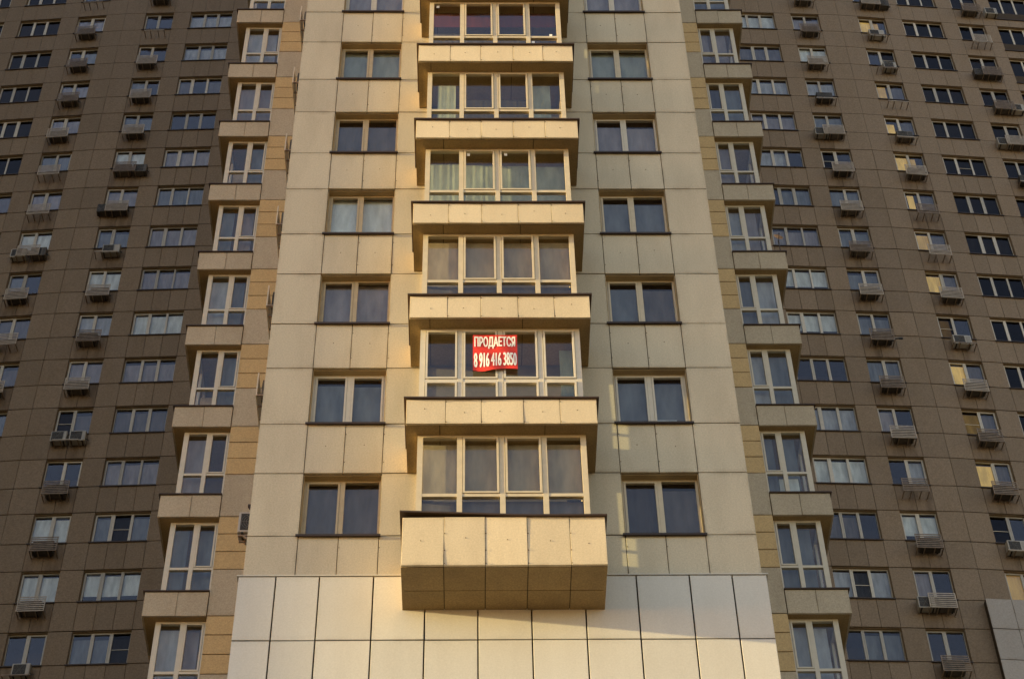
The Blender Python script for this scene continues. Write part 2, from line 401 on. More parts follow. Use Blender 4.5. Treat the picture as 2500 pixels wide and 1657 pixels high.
for k in range(NF):
    zs, zh = HS + FL * k, HS + FL * k + WH
    zn = HS + FL * (k + 1)
    zb = HS - 1.07 if k == 0 else None
    for sx in (-1, 1):
        def P_(a, b, z0, z1, nm='cladding_panel', mat=FACADE):
            s0, s1 = (-b, -a) if sx < 0 else (a, b)
            panel(tower, I4, FW, s0, s1, z0, z1, mat, nm)
        P_(3.8, 4.755, zs, zh); P_(1.6, 2.3, zs, zh)
        P_(3.8, 4.755, zh, zn); P_(3.05, 3.8, zh, zn); P_(2.3, 3.05, zh, zn); P_(1.6, 2.3, zh, zn)
        if k == 0:
            P_(3.8, 4.755, zb, zs); P_(3.05, 3.8, zb, zs); P_(2.3, 3.05, zb, zs); P_(1.6, 2.3, zb, zs)
        a, b = (-3.8, -2.3) if sx < 0 else (2.3, 3.8)
        fm = FRAMEB if (sx < 0 and k in (0, 2, 3, 4, 5)) else (FRAMEW if k in (1, 4, 6) else FRAMEC)
        wn = window(tower, I4, FW, a, b, zs, zh, 2, front_inside(sx, k), frame=fm, depth=0.2, sash=((0, 1) if k == 1 else (0,)), sill=0.06)
        if (sx, k) == (1, 1):
            link('box_on_sill', MB().box(0, 0.42, 0, 0.1, 0, 0.3).mesh('box_on_sill', BLINDW), wn, T(0.82, 0.07, 0.06))

# the storeys above the picture
link('upper_storeys', MB().box(-4.755, 4.755, 0, 30, ZT + 0.01, 112).mesh('upper_storeys', FACADE), tower)
# pale plinth band below the flats
m = MB().box(-4.80, 4.80, -0.10, 0.05, 0, HS - 1.13)
link('plinth_wall', m.mesh('plinth_wall', BACK), tower)
PJ = [-4.81, -4.12, -3.33, -2.35, -1.41, -0.46, 0.50, 1.47, 2.42, 3.39, 4.17, 4.81]
zt = HS - 1.135
for r in range(4):
    for i in range(11):
        panel(tower, I4, FW, PJ[i], PJ[i + 1], zt - 1.5 * (r + 1), zt - 1.5 * r, PLINTH, 'plinth_panel', gx=0.014, gz=0.014, y=-0.15, tilt=0.003)
m = MB().box(-4.81, 4.81, -0.15, -0.102, 0, zt - 6.02)
link('plinth_wall', m.mesh('plinth_wall', PLINTH), tower)
# sloping drip trim on top of the plinth
m = MB(); m.v = [(-4.83, -0.17, HS - 1.135), (4.83, -0.17, HS - 1.135), (4.83, -0.17, HS - 1.115), (-4.83, -0.17, HS - 1.115), (-4.83, 0.0, HS - 1.075), (4.83, 0.0, HS - 1.075), (-4.83, 0.0, HS - 1.135), (4.83, 0.0, HS - 1.135)]
m.f = [(0, 1, 2, 3), (3, 2, 5, 4), (4, 5, 7, 6), (6, 7, 1, 0), (0, 3, 4, 6), (1, 7, 5, 2)]
link('plinth_trim', m.mesh('plinth_trim', PLINTH), tower)

# rivets at the slab joints
m = MB()
def rv(x, y, z): m.disc(x + R.uniform(-.004, .004), y - 0.004, z, 0.011, 7, 0.006)
for k in range(-1, NF):
    zh = HS + FL * k + WH; zn = HS + FL * (k + 1)
    for x in (-3.05, -2.3, 2.3, 3.05):
        for z in (zh + 0.3, zn - 0.3):
            if z > HS - 0.9: rv(x + 0.02, 0, z)
    if k >= 0:
        for x in (-3.42, -2.67, 2.67, 3.42): rv(x, 0, zh + 0.75 + R.uniform(-.05, .05))
link('rivets', m.mesh('rivets', RIVET), tower, kind='stuff')

# central column of glazed bays
BYF = -1.34
def band_bot(k): return HS + (-1.95 if k == 0 else -1.43 + 3.043 * k)
def band_top(k): return HS + (-0.80 if k == 0 else -0.78 + 3.043 * k)
BW = Wall(0, BYF, 0)
NB = 8
mr_ = MB()
for k in range(NB):
    z0, z1 = band_bot(k), band_top(k)
    xs = [-1.81, -1.06, -0.33, 0.42, 1.18, 1.82] if k == 0 else [-1.81, -1.08 + R.uniform(-.03, .03), -0.37 + R.uniform(-.03, .03), 0.39 + R.uniform(-.03, .03), 1.10 + R.uniform(-.03, .03), 1.81]
    body = link('bay_parapet', MB().box(-1.75, 1.75, BYF + 0.055, 0.0, z0 + 0.03, z1 - 0.02).mesh('bay_parapet', BACK), tower)
    for i in range(5):
        panel(body, I4, BW, xs[i], xs[i + 1], z0, z1, PARAPET, 'parapet_panel', gx=0.004, gz=0.001, tilt=0.006)
    # cheeks
    for sx in (-1, 1):
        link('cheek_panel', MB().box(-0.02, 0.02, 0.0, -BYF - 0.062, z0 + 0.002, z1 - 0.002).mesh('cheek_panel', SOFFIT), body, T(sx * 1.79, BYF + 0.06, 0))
    # soffit slabs
    ys = [BYF + 0.055, BYF + 0.055 + 0.62, -0.01] if k == 0 else [BYF + 0.055, -0.01]
    sxs = xs if k == 0 else [-1.81, -1.45 + R.uniform(-.2, .3), 0.9 + R.uniform(-.6, .2), 1.81]
    for j in range(len(ys) - 1):
        for i in range(len(sxs) - 1):
            wd, dp = sxs[i + 1] - sxs[i] - 0.014, ys[j + 1] - ys[j] - 0.014
            if sxs[i] == -1.81: pass
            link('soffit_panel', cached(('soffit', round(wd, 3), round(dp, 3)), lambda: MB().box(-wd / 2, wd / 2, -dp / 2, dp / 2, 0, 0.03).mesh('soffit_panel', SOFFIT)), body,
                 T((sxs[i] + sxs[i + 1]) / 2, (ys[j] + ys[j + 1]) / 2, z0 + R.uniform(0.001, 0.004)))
    # coping: a folded metal strip, slightly wavy
    cp = MB(); nn = 14
    for i in range(nn + 1):
        x = -1.86 + 3.72 * i / nn; f = i / nn
        dz = (0.10 * max(0, 1 - f / 0.6) ** 1.0 - 0.012) if k == 0 else 0.006 * math.sin(f * 9 + k * 2.1)
        for y, z in ((BYF - 0.05, 0.0), (BYF - 0.05, 0.035), (-0.0, 0.05), (-0.0, 0.015)):
            cp.v.append((x, y, z1 + 0.004 + z + dz))
    for i in range(nn):
        for j in range(4):
            a, b = i * 4 + j, i * 4 + (j + 1) % 4
            cp.f.append((a, b, b + 4, a + 4))
    cp.f += [(0, 3, 2, 1), (nn * 4, nn * 4 + 1, nn * 4 + 2, nn * 4 + 3)]
    link('coping', cp.mesh('coping', COPING), body)
    for i in range(1, 5):
        for z in ((z0 + 0.04, z1 - 0.06) if k else (z0 + 0.04, z0 + 0.35, z1 - 0.4)): mr_.disc(xs[i] + 0.012, BYF - 0.009, z, 0.011, 7, 0.006)
    for i in range(5): mr_.disc((xs[i] + xs[i + 1]) / 2 + R.uniform(-.05, .05), BYF - 0.009, (z0 + z1) / 2 + R.uniform(-.08, .08), 0.010, 7, 0.006)
link('rivets', mr_.mesh('rivets', RIVET), tower, kind='stuff')

BCON = {0: 'beige', 1: 'none', 2: 'beige', 3: 'sheer', 4: 'gather', 5: 'valance', 6: 'none'}
GY = BYF + 0.31
for k in range(NB - 1):
    zb, zt_ = band_top(k) + 0.05, band_bot(k + 1)
    ht = zt_ - zb; wd = 3.18
    fm = FRAMEW if k == 1 else FRAMEC
    tr = 0.83 if k == 1 else 0.80
    def mk():
        m = MB(); b, ml, dep = 0.105, 0.10, 0.09
        m.box(0, b, 0, dep, 0, ht); m.box(wd - b, wd, 0, dep, 0, ht)
        m.box(b, wd - b, 0, dep, 0, 0.05); m.box(b, wd - b, 0, dep, ht - 0.06, ht)
        for i in (1, 2, 3): m.box(wd * i / 4 - ml / 2, wd * i / 4 + ml / 2, -0.004, dep, 0.05, ht - 0.06)
        for i in range(4):
            x0 = b if i == 0 else wd * i / 4 + ml / 2; x1 = wd - b if i == 3 else wd * (i + 1) / 4 - ml / 2
            m.box(x0, x1, 0.002, dep, tr - 0.038, tr + 0.038)
            sash = (i in (1, 2)) if k != 1 else True
            if sash:
                for za, zc in (((tr + 0.042, ht - 0.064),) if k != 1 else ((tr + 0.046, ht - 0.064), (0.056, tr - 0.046))):
                    q = 0.05
                    m.box(x0 + 0.01, x0 + q, -0.016, 0.05, za, zc); m.box(x1 - q, x1 - 0.01, -0.016, 0.05, za, zc)
                    m.box(x0 + q, x1 - q, -0.016, 0.05, za, za + q * 0.8); m.box(x0 + q, x1 - q, -0.016, 0.05, zc - q * 0.8, zc)
        # glazed returns to the wall
        for x in (0.0, wd - 0.07):
            m.box(x, x + 0.07, 0.092, -GY - 0.005, 0, 0.05); m.box(x, x + 0.07, 0.092, -GY - 0.005, ht - 0.06, ht); m.box(x, x + 0.07, -GY - 0.08, -GY - 0.005, 0.05, ht - 0.06)
            m.box(x + 0.01, x + 0.06, 0.092, -GY - 0.08, tr - 0.038, tr + 0.038)
        return m.mesh('bay_window', fm)
    fr = link('bay_window', mk(), tower, T(-wd / 2, GY, zb))
    for i in range(4):
        x0 = 0.115 if i == 0 else wd * i / 4 + 0.0575; x1 = wd - 0.115 if i == 3 else wd * (i + 1) / 4 - 0.0575
        link('pane', pane_mesh(x1 - x0, ht - 0.06 - tr - 0.038, GLASS), fr, T(x0, 0.04, tr + 0.038))
        link('pane', pane_mesh(x1 - x0, tr - 0.038 - 0.05, GLASS), fr, T(x0, 0.04, 0.05))
        con = BCON.get(k)
        W = x1 - x0 + 0.05
        if con == 'beige': link('blind', curtain_mesh(W, ht - 0.12 - tr, BLINDB if k else BLINDK, False), fr, T(x0 - 0.025, 0.16, tr + 0.02)); link('blind', curtain_mesh(W, tr - 0.06, GREYC, False), fr, T(x0 - 0.025, 0.17, 0.05))
        if con == 'sheer': link('curtain', curtain_mesh(W, ht - 0.2, SHEERG, True), fr, T(x0 - 0.025, 0.30 + 0.02 * i, 0.02))
        if con == 'gather' and i in (0, 3): link('curtain', curtain_mesh(W * 0.62, ht - 0.15, SHEERG, True), fr, T(x0 + (W * 0.18 if i == 0 else 0.0), 0.30, 0.02))
        if con == 'gather' and i in (1, 2): link('curtain', curtain_mesh(W, ht - 0.3, DARKC, True), fr, T(x0 - 0.02, 0.6, 0.02))
        if con == 'valance': link('blind', curtain_mesh(W, 0.62, REDC, False), fr, T(x0 - 0.025, 0.3, ht - 0.66)); link('curtain', curtain_mesh(W, ht - 0.5, GREYC, True), fr, T(x0 - 0.025, 0.6, 0.0))
    for x, z in {5: ((0.20, ht - 0.16), (2.93, 0.92), (2.50, 0.62)), 3: ((0.95, ht - 0.16), (1.78, ht - 0.15))}.get(k, ()):
        link('sticker', MB().box(-0.035, 0.035, 0, 0.002, -0.05, 0.05).mesh('sticker', LETTER), fr, T(x, 0.036, z))
    if k in (1, 0): link('curtain', curtain_mesh(0.26, ht - 0.2, SHEERG, True), fr, T(wd - 0.40, 0.42, 0.02))
    if k == 4: link('drying_rack', MB().box(0.9, 2.2, 0.5, 0.52, 1.1, 1.13).box(0.9, 0.93, 0.5, 0.52, 0, 1.1).box(2.17, 2.2, 0.5, 0.52, 0, 1.1).mesh('drying_rack', FRAMEW), fr)
    for x in (0.03, wd - 0.04):
        link('pane', cached(('retpane', round(ht, 2)), lambda: MB().box(0, 0.006, 0.095, -GY - 0.085, 0.05, ht - 0.06).mesh('pane', GLASS)), fr, T(x, 0, 0))
    link('blind', MB().box(wd - 0.09, wd - 0.084, 0.1, -GY - (0.09 if k in (2, 3, 4, 6) else 0.13), 0.06, ht - 0.08).mesh('blind', BLINDB), fr)  # added inside the right return to cut sun streaks on the facade
    link('loggia_wall', MB().box(0.1, wd - 0.1, -GY - 0.05, -GY - 0.01, 0.0, ht).mesh('loggia_wall', LOGGIA), fr)

# ------------------------------------------------------------------ stepped-back side bays of the tower
YS = 6.45
def side_bays(sx):
    PW = Wall(0, YS, 0)
    def S_(a, b): return (a, b) if sx > 0 else (-b, -a)
    ks = range(-3, 9)
    zlo, zhi = 0, H0 + FL * 9
    m = MB()
    a, b = S_(4.72, 6.40); m.box(a, b, YS + 0.055, 30, zlo, zhi)
    a, b = S_(6.40, 7.50); m.box(a, b, YS + 2.4, 30, zlo, zhi)
    m.box(a, b, YS + 0.5, YS + 2.4, zlo, H0 + FL * -3)
    a, b = S_(4.757, 7.85); m.box(a, b, YS, 30, zhi + 0.01, 112)
    link('wall', m.mesh('wall', SIDEP), tower)
    for k in ks:
        zh = H0 + FL * k                      # head: ochre below, cream above
        a, b = S_(4.757, 6.43)
        z = zh - 1.63
        for j in range(3):
            panel(tower, I4, PW, a, b, z + 1.63 / 3 * j, z + 1.63 / 3 * (j + 1), YELLOW, 'ochre_panel', tilt=0.002)
        panel(tower, I4, PW, a, b, zh, zh + 1.37, SIDEP, 'cladding_panel', tilt=0.002)
        # parapet box of the bay
        z0, z1 = zh, zh + 0.69
        a, b = S_(6.45, 7.85)
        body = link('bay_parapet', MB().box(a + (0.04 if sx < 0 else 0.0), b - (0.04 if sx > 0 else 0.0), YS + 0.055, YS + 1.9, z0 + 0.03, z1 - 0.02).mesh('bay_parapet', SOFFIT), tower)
        mid = S_(7.13, 7.13)[0]
        for s0, s1 in ((S_(6.44, 7.13), S_(7.13, 7.87))): pass
        for q0, q1 in ((6.44, 7.13), (7.13, 7.87)):
            s0, s1 = S_(q0, q1)
            panel(body, I4, PW, s0, s1, z0, z1, SIDEP, 'parapet_panel', gx=0.004, gz=0.001, tilt=0.004)
        ex = S_(7.83, 7.87)
        link('cheek_panel', MB().box(ex[0], ex[1], YS + 0.058, YS + 1.9, z0 + 0.002, z1 - 0.002).mesh('cheek_panel', SIDEP), body)
        e2 = S_(6.44, 7.825)
        link('soffit_panel', MB().box(e2[0], e2[1], YS + 0.057, YS + 1.89, z0 + 0.003, z0 + 0.028).mesh('soffit_panel', SOFFIT), body)
        e3 = S_(6.43, 7.91)
        link('coping', MB().box(e3[0], e3[1], YS - 0.04, YS + 1.9, z1 + 0.003, z1 + 0.035).mesh('coping', COPING), body)
        # glazing standing on the parapet
        zb, zt2 = z1 + 0.04, zh + FL
        ht = zt2 - zb; wd = 1.14
        gx0 = S_(6.43, 6.43 + wd)[0]
        dg = YS + 0.20
        wide = 0.575
        mx = (wide if sx > 0 else wd - wide)
        mx = wd * 0.53 if sx < 0 else wd * 0.44
        tr = 0.84
        def mk():
            m = MB(); bl, br = (0.12, 0.06) if sx < 0 else (0.06, 0.12)
            dep = 0.08
            m.box(0, bl, 0, dep, 0, ht); m.box(wd - br, wd, 0, dep, 0, ht)
            m.box(bl, wd - br, 0, dep, 0, 0.05); m.box(bl, wd - br, 0, dep, ht - 0.06, ht)
            m.box(mx - 0.05, mx + 0.05, -0.003, dep, 0.05, ht - 0.06)
            m.box(bl, mx - 0.05, 0.002, dep, tr - 0.035, tr + 0.035); m.box(mx + 0.05, wd - br, 0.002, dep, tr - 0.035, tr + 0.035)
            x0, x1 = (mx + 0.055, wd - br - 0.005) if sx < 0 else (bl + 0.005, mx - 0.055)
            q = 0.04
            m.box(x0, x0 + q, -0.012, 0.05, tr + 0.04, ht - 0.065); m.box(x1 - q, x1, -0.012, 0.05, tr + 0.04, ht - 0.065)
            m.box(x0 + q, x1 - q, -0.012, 0.05, tr + 0.04, tr + 0.075); m.box(x0 + q, x1 - q, -0.012, 0.05, ht - 0.1, ht - 0.065)
            # outer return
            xa = 0.0 if sx < 0 else wd - 0.07
            m.box(xa, xa + 0.07, dep + 0.002, 1.6, 0, 0.05); m.box(xa, xa + 0.07, dep + 0.002, 1.6, ht - 0.06, ht); m.box(xa, xa + 0.07, 1.5, 1.6, 0.05, ht - 0.06); m.box(xa, xa + 0.07, 0.75, 0.83, 0.05, ht - 0.06)
            return m.mesh('bay_window', FRAMEW)
        fr = link('bay_window', cached(('sidebay', sx), mk), tower, T(gx0, dg, zb))
        bl, br = (0.12, 0.06) if sx < 0 else (0.06, 0.12)
        for i, (x0, x1) in enumerate(((bl, mx - 0.05), (mx + 0.05, wd - br))):
            link('pane', pane_mesh(x1 - x0, ht - 0.06 - tr - 0.035, GLASS), fr, T(x0, 0.04, tr + 0.035))
            link('pane', pane_mesh(x1 - x0, tr - 0.035 - 0.05, GLASS), fr, T(x0, 0.04, 0.05))
            kind = R.choice(['sheer', 'sheer', 'blue', 'blue', 'none', 'white'])
            W = x1 - x0 + 0.05
            if sx > 0 and k == 6 and i == 0: kind = 'dark'
            mt = {'sheer': LILAC, 'blue': BLUEC, 'white': SHEER, 'dark': DARKC}.get(kind)
            if mt: link('curtain', curtain_mesh(W * R.choice((1, 1, 0.7)), ht - 0.1, mt, True), fr, T(x0 - 0.025, 0.2 + 0.03 * i, 0.02))
        if sx > 0 and k == 1: link('white_box', MB().box(0.36, 0.82, 0.16, 0.5, 0.30, 0.78).mesh('white_box', BLINDW), fr)
        if k in (2, 5): link('stored_box', MB().box(0.2, 0.5, 0.3, 0.6, 0.02, 0.62 + 0.1 * k).mesh('stored_box', BLINDB), fr)
        xa = 0.03 if sx < 0 else wd - 0.04
        link('pane', cached(('sret', sx), lambda: MB().box(0, 0.006, 0.085, 1.5, 0.05, ht - 0.06).mesh('pane', GLASS)), fr, T(xa, 0, 0))
        link('loggia_wall', cached(('slog', sx), lambda: MB().box(0.03, wd - 0.03, 1.62, 1.70, 0, ht).mesh('loggia_wall', INNER)), fr)
side_bays(-1); side_bays(1)

# ------------------------------------------------------------------ the rear wings
XS, YR, A0, A1 = 18.733, 29.723, 0.0351, 0.0792
COLW = {'B': (1.07, 2.54, 2), 'C': (3.44, 5.63, 3), 'A': (1.02, 2.50, 2), 'Z': (3.41, 5.55, 3), 'H': (6.42, 7.88, 2), 'I': (8.57, 10.7, 3)}
EDGE1 = 12.4
K0, K1 = -1, 17

def rear_inside(col, k, side):
    n = COLW[col][2]
    if side > 0 and col == 'A':  # golden reflections of this column, drawn as glowing curtains
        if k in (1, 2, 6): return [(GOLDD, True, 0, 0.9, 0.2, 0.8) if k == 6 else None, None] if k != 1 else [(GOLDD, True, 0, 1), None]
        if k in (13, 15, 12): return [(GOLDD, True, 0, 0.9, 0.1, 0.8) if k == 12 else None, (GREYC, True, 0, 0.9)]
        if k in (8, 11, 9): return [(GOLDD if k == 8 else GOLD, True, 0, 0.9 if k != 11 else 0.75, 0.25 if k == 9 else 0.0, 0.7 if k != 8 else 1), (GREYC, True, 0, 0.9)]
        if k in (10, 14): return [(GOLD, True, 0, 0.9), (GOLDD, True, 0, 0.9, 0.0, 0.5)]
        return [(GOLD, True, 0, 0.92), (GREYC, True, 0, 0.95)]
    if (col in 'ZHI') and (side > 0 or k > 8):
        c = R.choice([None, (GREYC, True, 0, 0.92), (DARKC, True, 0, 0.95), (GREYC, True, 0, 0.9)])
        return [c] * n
    ch = R.random()
    if ch < 0.18: return [None] * n
    if ch < 0.30: return [(BLINDW, False, R.choice((0, 0.0, 0.3)), 0.94)] * n
    mt = R.choice([LILAC, LILAC, SHEER, BLUEC, BLUEC, GREYC])
    l = [(mt, True, 0, R.choice((0.86, 0.9, 0.95)))] * n
    if R.random() < 0.3: l[R.randrange(n)] = None
    return l

def rear_wing(side):
    label = ('shaded brown-grey panelled wing with window rows behind the tower on the left' if side < 0 else
             'shaded tan panelled wing with window rows behind the tower on the right')
    loc = Vector((side * XS, YR, 0)); P = T(*(-loc))
    bld = thing('apartment_building', label, 'apartment building', T(*loc), 'rear wings behind the tower')
    Wi = Wall(side * XS, YR, A0 if side > 0 else -A0)      # inner facet, towards the tower
    Wo = Wall(side * XS, YR, A1 if side > 0 else -A1)      # outer facet
    inner_end = 11.3
    ztop = HB + FL * K1 + 0.2
    zbot = HB + FL * K0 - 1.4
    def sg(outer, a, b):
        """distance from the seam -> local s range, left to right"""
        if outer: return (a, b) if side > 0 else (-b, -a)
        return (-b, -a) if side > 0 else (a, b)
    panels = []
    bk = MB()
    for outer, wall in ((False, Wi), (True, Wo)):
        cols = ['B', 'C'] if not outer else ['A', 'Z', 'H', 'I']
        end = EDGE1 if outer else inner_end
        cuts = [0.0]
        for c in cols: cuts += [COLW[c][0], COLW[c][1]]
        cuts.append(end)
        m = MB()
        # piers (solid) and floor bands
        for i in range(0, len(cuts), 2):
            a, b = sg(outer, cuts[i] if i else -0.02, cuts[i + 1])
            m.box(a, b, 0.055, 0.4, zbot, ztop)
        for k in range(K0, K1 + 1):
            z0 = HB + FL * k + WHB - FL; z1 = HB + FL * k - 0.003
            for i in range(1, len(cuts) - 1, 2):
                a, b = sg(outer, cuts[i], cuts[i + 1])
                m.box(a, b, 0.055, 1.2, z0, z1)
        a, b = sg(outer, 0, end)
        m.box(a, b, 1.2, 1.4, zbot, ztop); m.box(a, b, 1.4, 14, zbot, ztop)
        m.box(a, b, 0.0, 14, 0, zbot - 0.01)
        link('wall', m.mesh('wall', BACK), bld, P @ wall.M)
        for k in range(K0, K1):
            zs = HB + FL * k; zh = zs + WHB; zp = zs + WHB - FL
            jog = 0.0
            for i in range(0, len(cuts), 2):
                a0, a1 = cuts[i], cuts[i + 1]
                parts = [(a0, a1)] if a1 - a0 < 1.6 else [(a0 + (a1 - a0) * j / math.ceil((a1 - a0) / 1.3), a0 + (a1 - a0) * (j + 1) / math.ceil((a1 - a0) / 1.3)) for j in range(math.ceil((a1 - a0) / 1.3))]
                for q0, q1 in parts:
                    panels.append((wall, *sg(outer, q0, q1), zs, zh)); panels.append((wall, *sg(outer, q0, q1), zp, zs))
            for c in cols:
                c0, c1, n = COLW[c]
                low = zs
                if outer and c == 'I': low = zs - 0.72
                for j in range(n):
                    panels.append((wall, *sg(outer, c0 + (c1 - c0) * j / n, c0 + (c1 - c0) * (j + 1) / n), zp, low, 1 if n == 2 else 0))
                if side > 0 and outer and k < 1: continue
                a, b = sg(outer, c0, c1)
                pc = wall.pt((a + b) / 2, 0, zs + 0.8)
                if not in_frame(pc, 260): 
                    continue
                nets = ()
                if side < 0 and c == 'C' and k == 2: nets = (1,)
                if side < 0 and c == 'C' and k == 0: nets = (2,)
                if side < 0 and c == 'B' and k == 4: nets = (0,)
                if side > 0 and c == 'C' and k == 1: nets = (1,)
                if side > 0 and c == 'A' and k in (2, 6, 4): nets = (0,)
                if side > 0 and c == 'A' and k == 13: nets = (1,)
                if side > 0 and c == 'Z' and k == 10: nets = (1,)
                if side > 0 and c == 'B' and k == 10: nets = (0,)
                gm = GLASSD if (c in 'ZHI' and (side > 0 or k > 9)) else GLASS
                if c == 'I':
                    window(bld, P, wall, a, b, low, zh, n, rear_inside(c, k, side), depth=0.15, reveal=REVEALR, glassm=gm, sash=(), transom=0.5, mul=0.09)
                else:
                    window(bld, P, wall, a, b, zs, zh, n, rear_inside(c, k, side), frame=FRAMER, b=0.045, depth=0.15, reveal=REVEALR, glassm=gm, sash=R.choice(((0,), (1,), (0,))), nets=nets, mul=R.choice((0.075, 0.085, 0.11)))
    # slabs: those seen largest become parts of their own, the rest one joined part
    def rank(p):
        w_, a, b, z0, z1 = p[:5]
        c = w_.pt((a + b) / 2, 0, (z0 + z1) / 2)
        return (0 if in_frame(c, 40) else 1, (c - CAMP).length)
    panels.sort(key=rank)
    # hide what lies under the grey block at the foot of the right wing
    blk = HB + 2.85
    keep = [p for p in panels if not (side > 0 and p[0] is Wo and p[4] <= blk + 0.3 and p[3] < blk - 0.1)]
    rest = MB()
    for i, (w_, a, b, z0, z1, *st) in enumerate(keep):
        c = w_.pt((a + b) / 2, 0, (z0 + z1) / 2)
        if i < 300 and in_frame(c, 60):
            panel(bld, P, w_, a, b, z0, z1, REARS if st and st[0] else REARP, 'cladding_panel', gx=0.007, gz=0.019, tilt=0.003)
        else:
            q = MB().box(a + 0.006, b - 0.006, 0, 0.05, z0 + 0.014, z1 - 0.014); n = len(rest.v)
            Mx = P @ w_.M
            rest.v += [tuple(Mx @ Vector(v)) for v in q.v]; rest.f += [tuple(n + t for t in f) for f in q.f]
    link('cladding', rest.mesh('cladding', REARP), bld, kind='stuff')
    if side > 0:
        m = MB().box(-0.10, EDGE1, -0.25, -0.005, 0, blk - 0.005)
        link('plinth_wall', m.mesh('plinth_wall', BACK), bld, P @ Wo.M)
        for r in range(4):
            for i in range(12):
                panel(bld, P, Wo, -0.12 + i * 1.0, -0.12 + (i + 1) * 1.0, blk - 1.46 * (r + 1), blk - 1.46 * r, REARPL, 'plinth_panel', y=-0.3, gx=0.008, gz=0.012)
        link('plinth_wall', MB().box(-0.12, EDGE1, -0.3, -0.252, 0, blk - 5.9).mesh('plinth_wall', REARPL), bld, P @ Wo.M)
    return Wi, Wo
WLI, WLO = rear_wing(-1)
WRI, WRO = rear_wing(1)

# ------------------------------------------------------------------ air conditioner cages and units on the walls
CWD, CDP, CHT = 1.04, 0.45, 0.69
def cage_parts(root, slats, mat, nsl=7):
    # local: x along the wall, y into the wall (front at -CDP), z up from the base
    r = 0.014
    def fr():
        m = MB(); f = -CDP
        m.box(0, CWD, f - r, f + r, -0.02, 0.025)
        if slats:
            m.box(0, 0.03, f - r, f + r, 0.025, CHT); m.box(CWD - 0.03, CWD, f - r, f + r, 0.025, CHT)
        return m.mesh('cage_frame', mat)
    link('cage_frame', cached(('cframe', slats, mat.name), fr), root)
    bb = cached(('cbar', mat.name), lambda: MB().box(-0.018, 0.018, -CDP + r, 0.0, -0.03, 0.012).box(-0.018, 0.018, -0.02, 0.0, -0.10, -0.03).mesh('base_bar', METALD))
    for x in (0.02, CWD * 0.30, CWD * 0.68, CWD - 0.02): link('base_bar', bb, root, T(x, 0, 0))
    if slats:
        sm = cached(('cslat', mat.name), lambda: MB().box(0.03, CWD - 0.03, -CDP - 0.008, -CDP + 0.008, -0.021, 0.021).mesh('slat', mat))
        for i in range(nsl): link('slat', sm, root, T(0, 0, 0.10 + i * (CHT - 0.12) / (nsl - 1)))

def ac_parts(root, W=0.80, D=0.30, Hh=0.56, caged=False):
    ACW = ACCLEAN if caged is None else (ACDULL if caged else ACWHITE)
    link('casing', cached(('accase', W, Hh, caged), lambda: MB().box(0, W, -D, 0, 0.03, 0.03 + Hh).mesh('casing', ACW, 0.02)), root)
    for fx in (0.08, W - 0.13): link('foot', cached(('acfoot', W), lambda: MB().box(0, 0.05, -D, 0, 0, 0.029).mesh('foot', ACD)), root, T(fx, 0, 0))
    hx = W + 0.02
    link('hose', cached(('achose', W), lambda: MB().bar((W - 0.002, -D * 0.6, 0.22), (hx + 0.07, -D * 0.5, 0.16), 0.012).bar((hx + 0.07, -D * 0.5, 0.16), (hx + 0.06, -0.01, 0.30), 0.012).mesh('hose', BLACK)), root)
    s = Hh - 0.10
    gr = link('fan_grille', cached(('acgr', W), lambda: MB().box(0.05, 0.05 + s, -D - 0.006, -D + 0.01, 0.08, 0.08 + s).mesh('fan_grille', ACD, 0.004)), root)
    def wires():
        m = MB(); cx, cz = 0.05 + s / 2, 0.08 + s / 2
        for q in (0.22, 0.17, 0.12, 0.07): m.ring(cx, -D - 0.014, cz, q - 0.006, q, 16)
        for k in range(3):
            a = math.pi * k / 3; m.bar((cx - .22 * math.cos(a), -D - 0.012, cz - .22 * math.sin(a)), (cx + .22 * math.cos(a), -D - 0.012, cz + .22 * math.sin(a)), 0.004)
        return m.mesh('grille_wire', ACG)
    link('grille_wire', cached(('acw', W), wires), gr)
    link('side_cover', cached(('acsc', W, caged), lambda: MB().box(0.05 + s + 0.05, W - 0.03, -D - 0.008, -D + 0.01, 0.07, 0.02 + Hh * 0.9).mesh('side_cover', ACW, 0.004)), root)

# what hangs below each window, row -> code: c cage, e empty cage, b bars only, a unit on bars without front, m cage and a second unit beside it, t two units without cage
LB = {15: 'c', 14: 'b', 13: 'c', 12: 'c', 11: 'c', 10: 'm', 9: 'l', 8: 'a', 7: 'c', 6: 'c', 5: 'c', 4: 't', 3: 'c', 2: 'c', 1: 'c', 0: 'x'}
LA = {15: 'b', 14: 'c', 13: 'c', 12: 'c', 11: 'c', 10: 'e', 9: 'e', 8: 'w', 7: 'c', 6: 'e', 5: 'c'}
RE = {15: 'c', 14: 'c', 13: 'c', 12: 'a', 11: 'l', 10: 'c', 9: 'c', 8: 'c', 7: 'c', 6: 'c', 5: 'c', 4: 'c', 3: 'e', 2: 'c', 1: 'l', 0: 'c'}
RF = {15: 'm', 14: 'a', 13: 'y', 12: 'b', 11: 'a', 10: 'c', 9: 'e', 8: 'e', 7: 'c', 6: 'a', 5: 'c', 4: 'c', 3: 'c', 2: 'a'}
RH = {15: 'c', 14: 'e', 13: 'l', 12: 'm', 11: 'l', 10: 'a'}
GC = 'air conditioner cages on the rear wings'; GA = 'air conditioners on the rear wings'
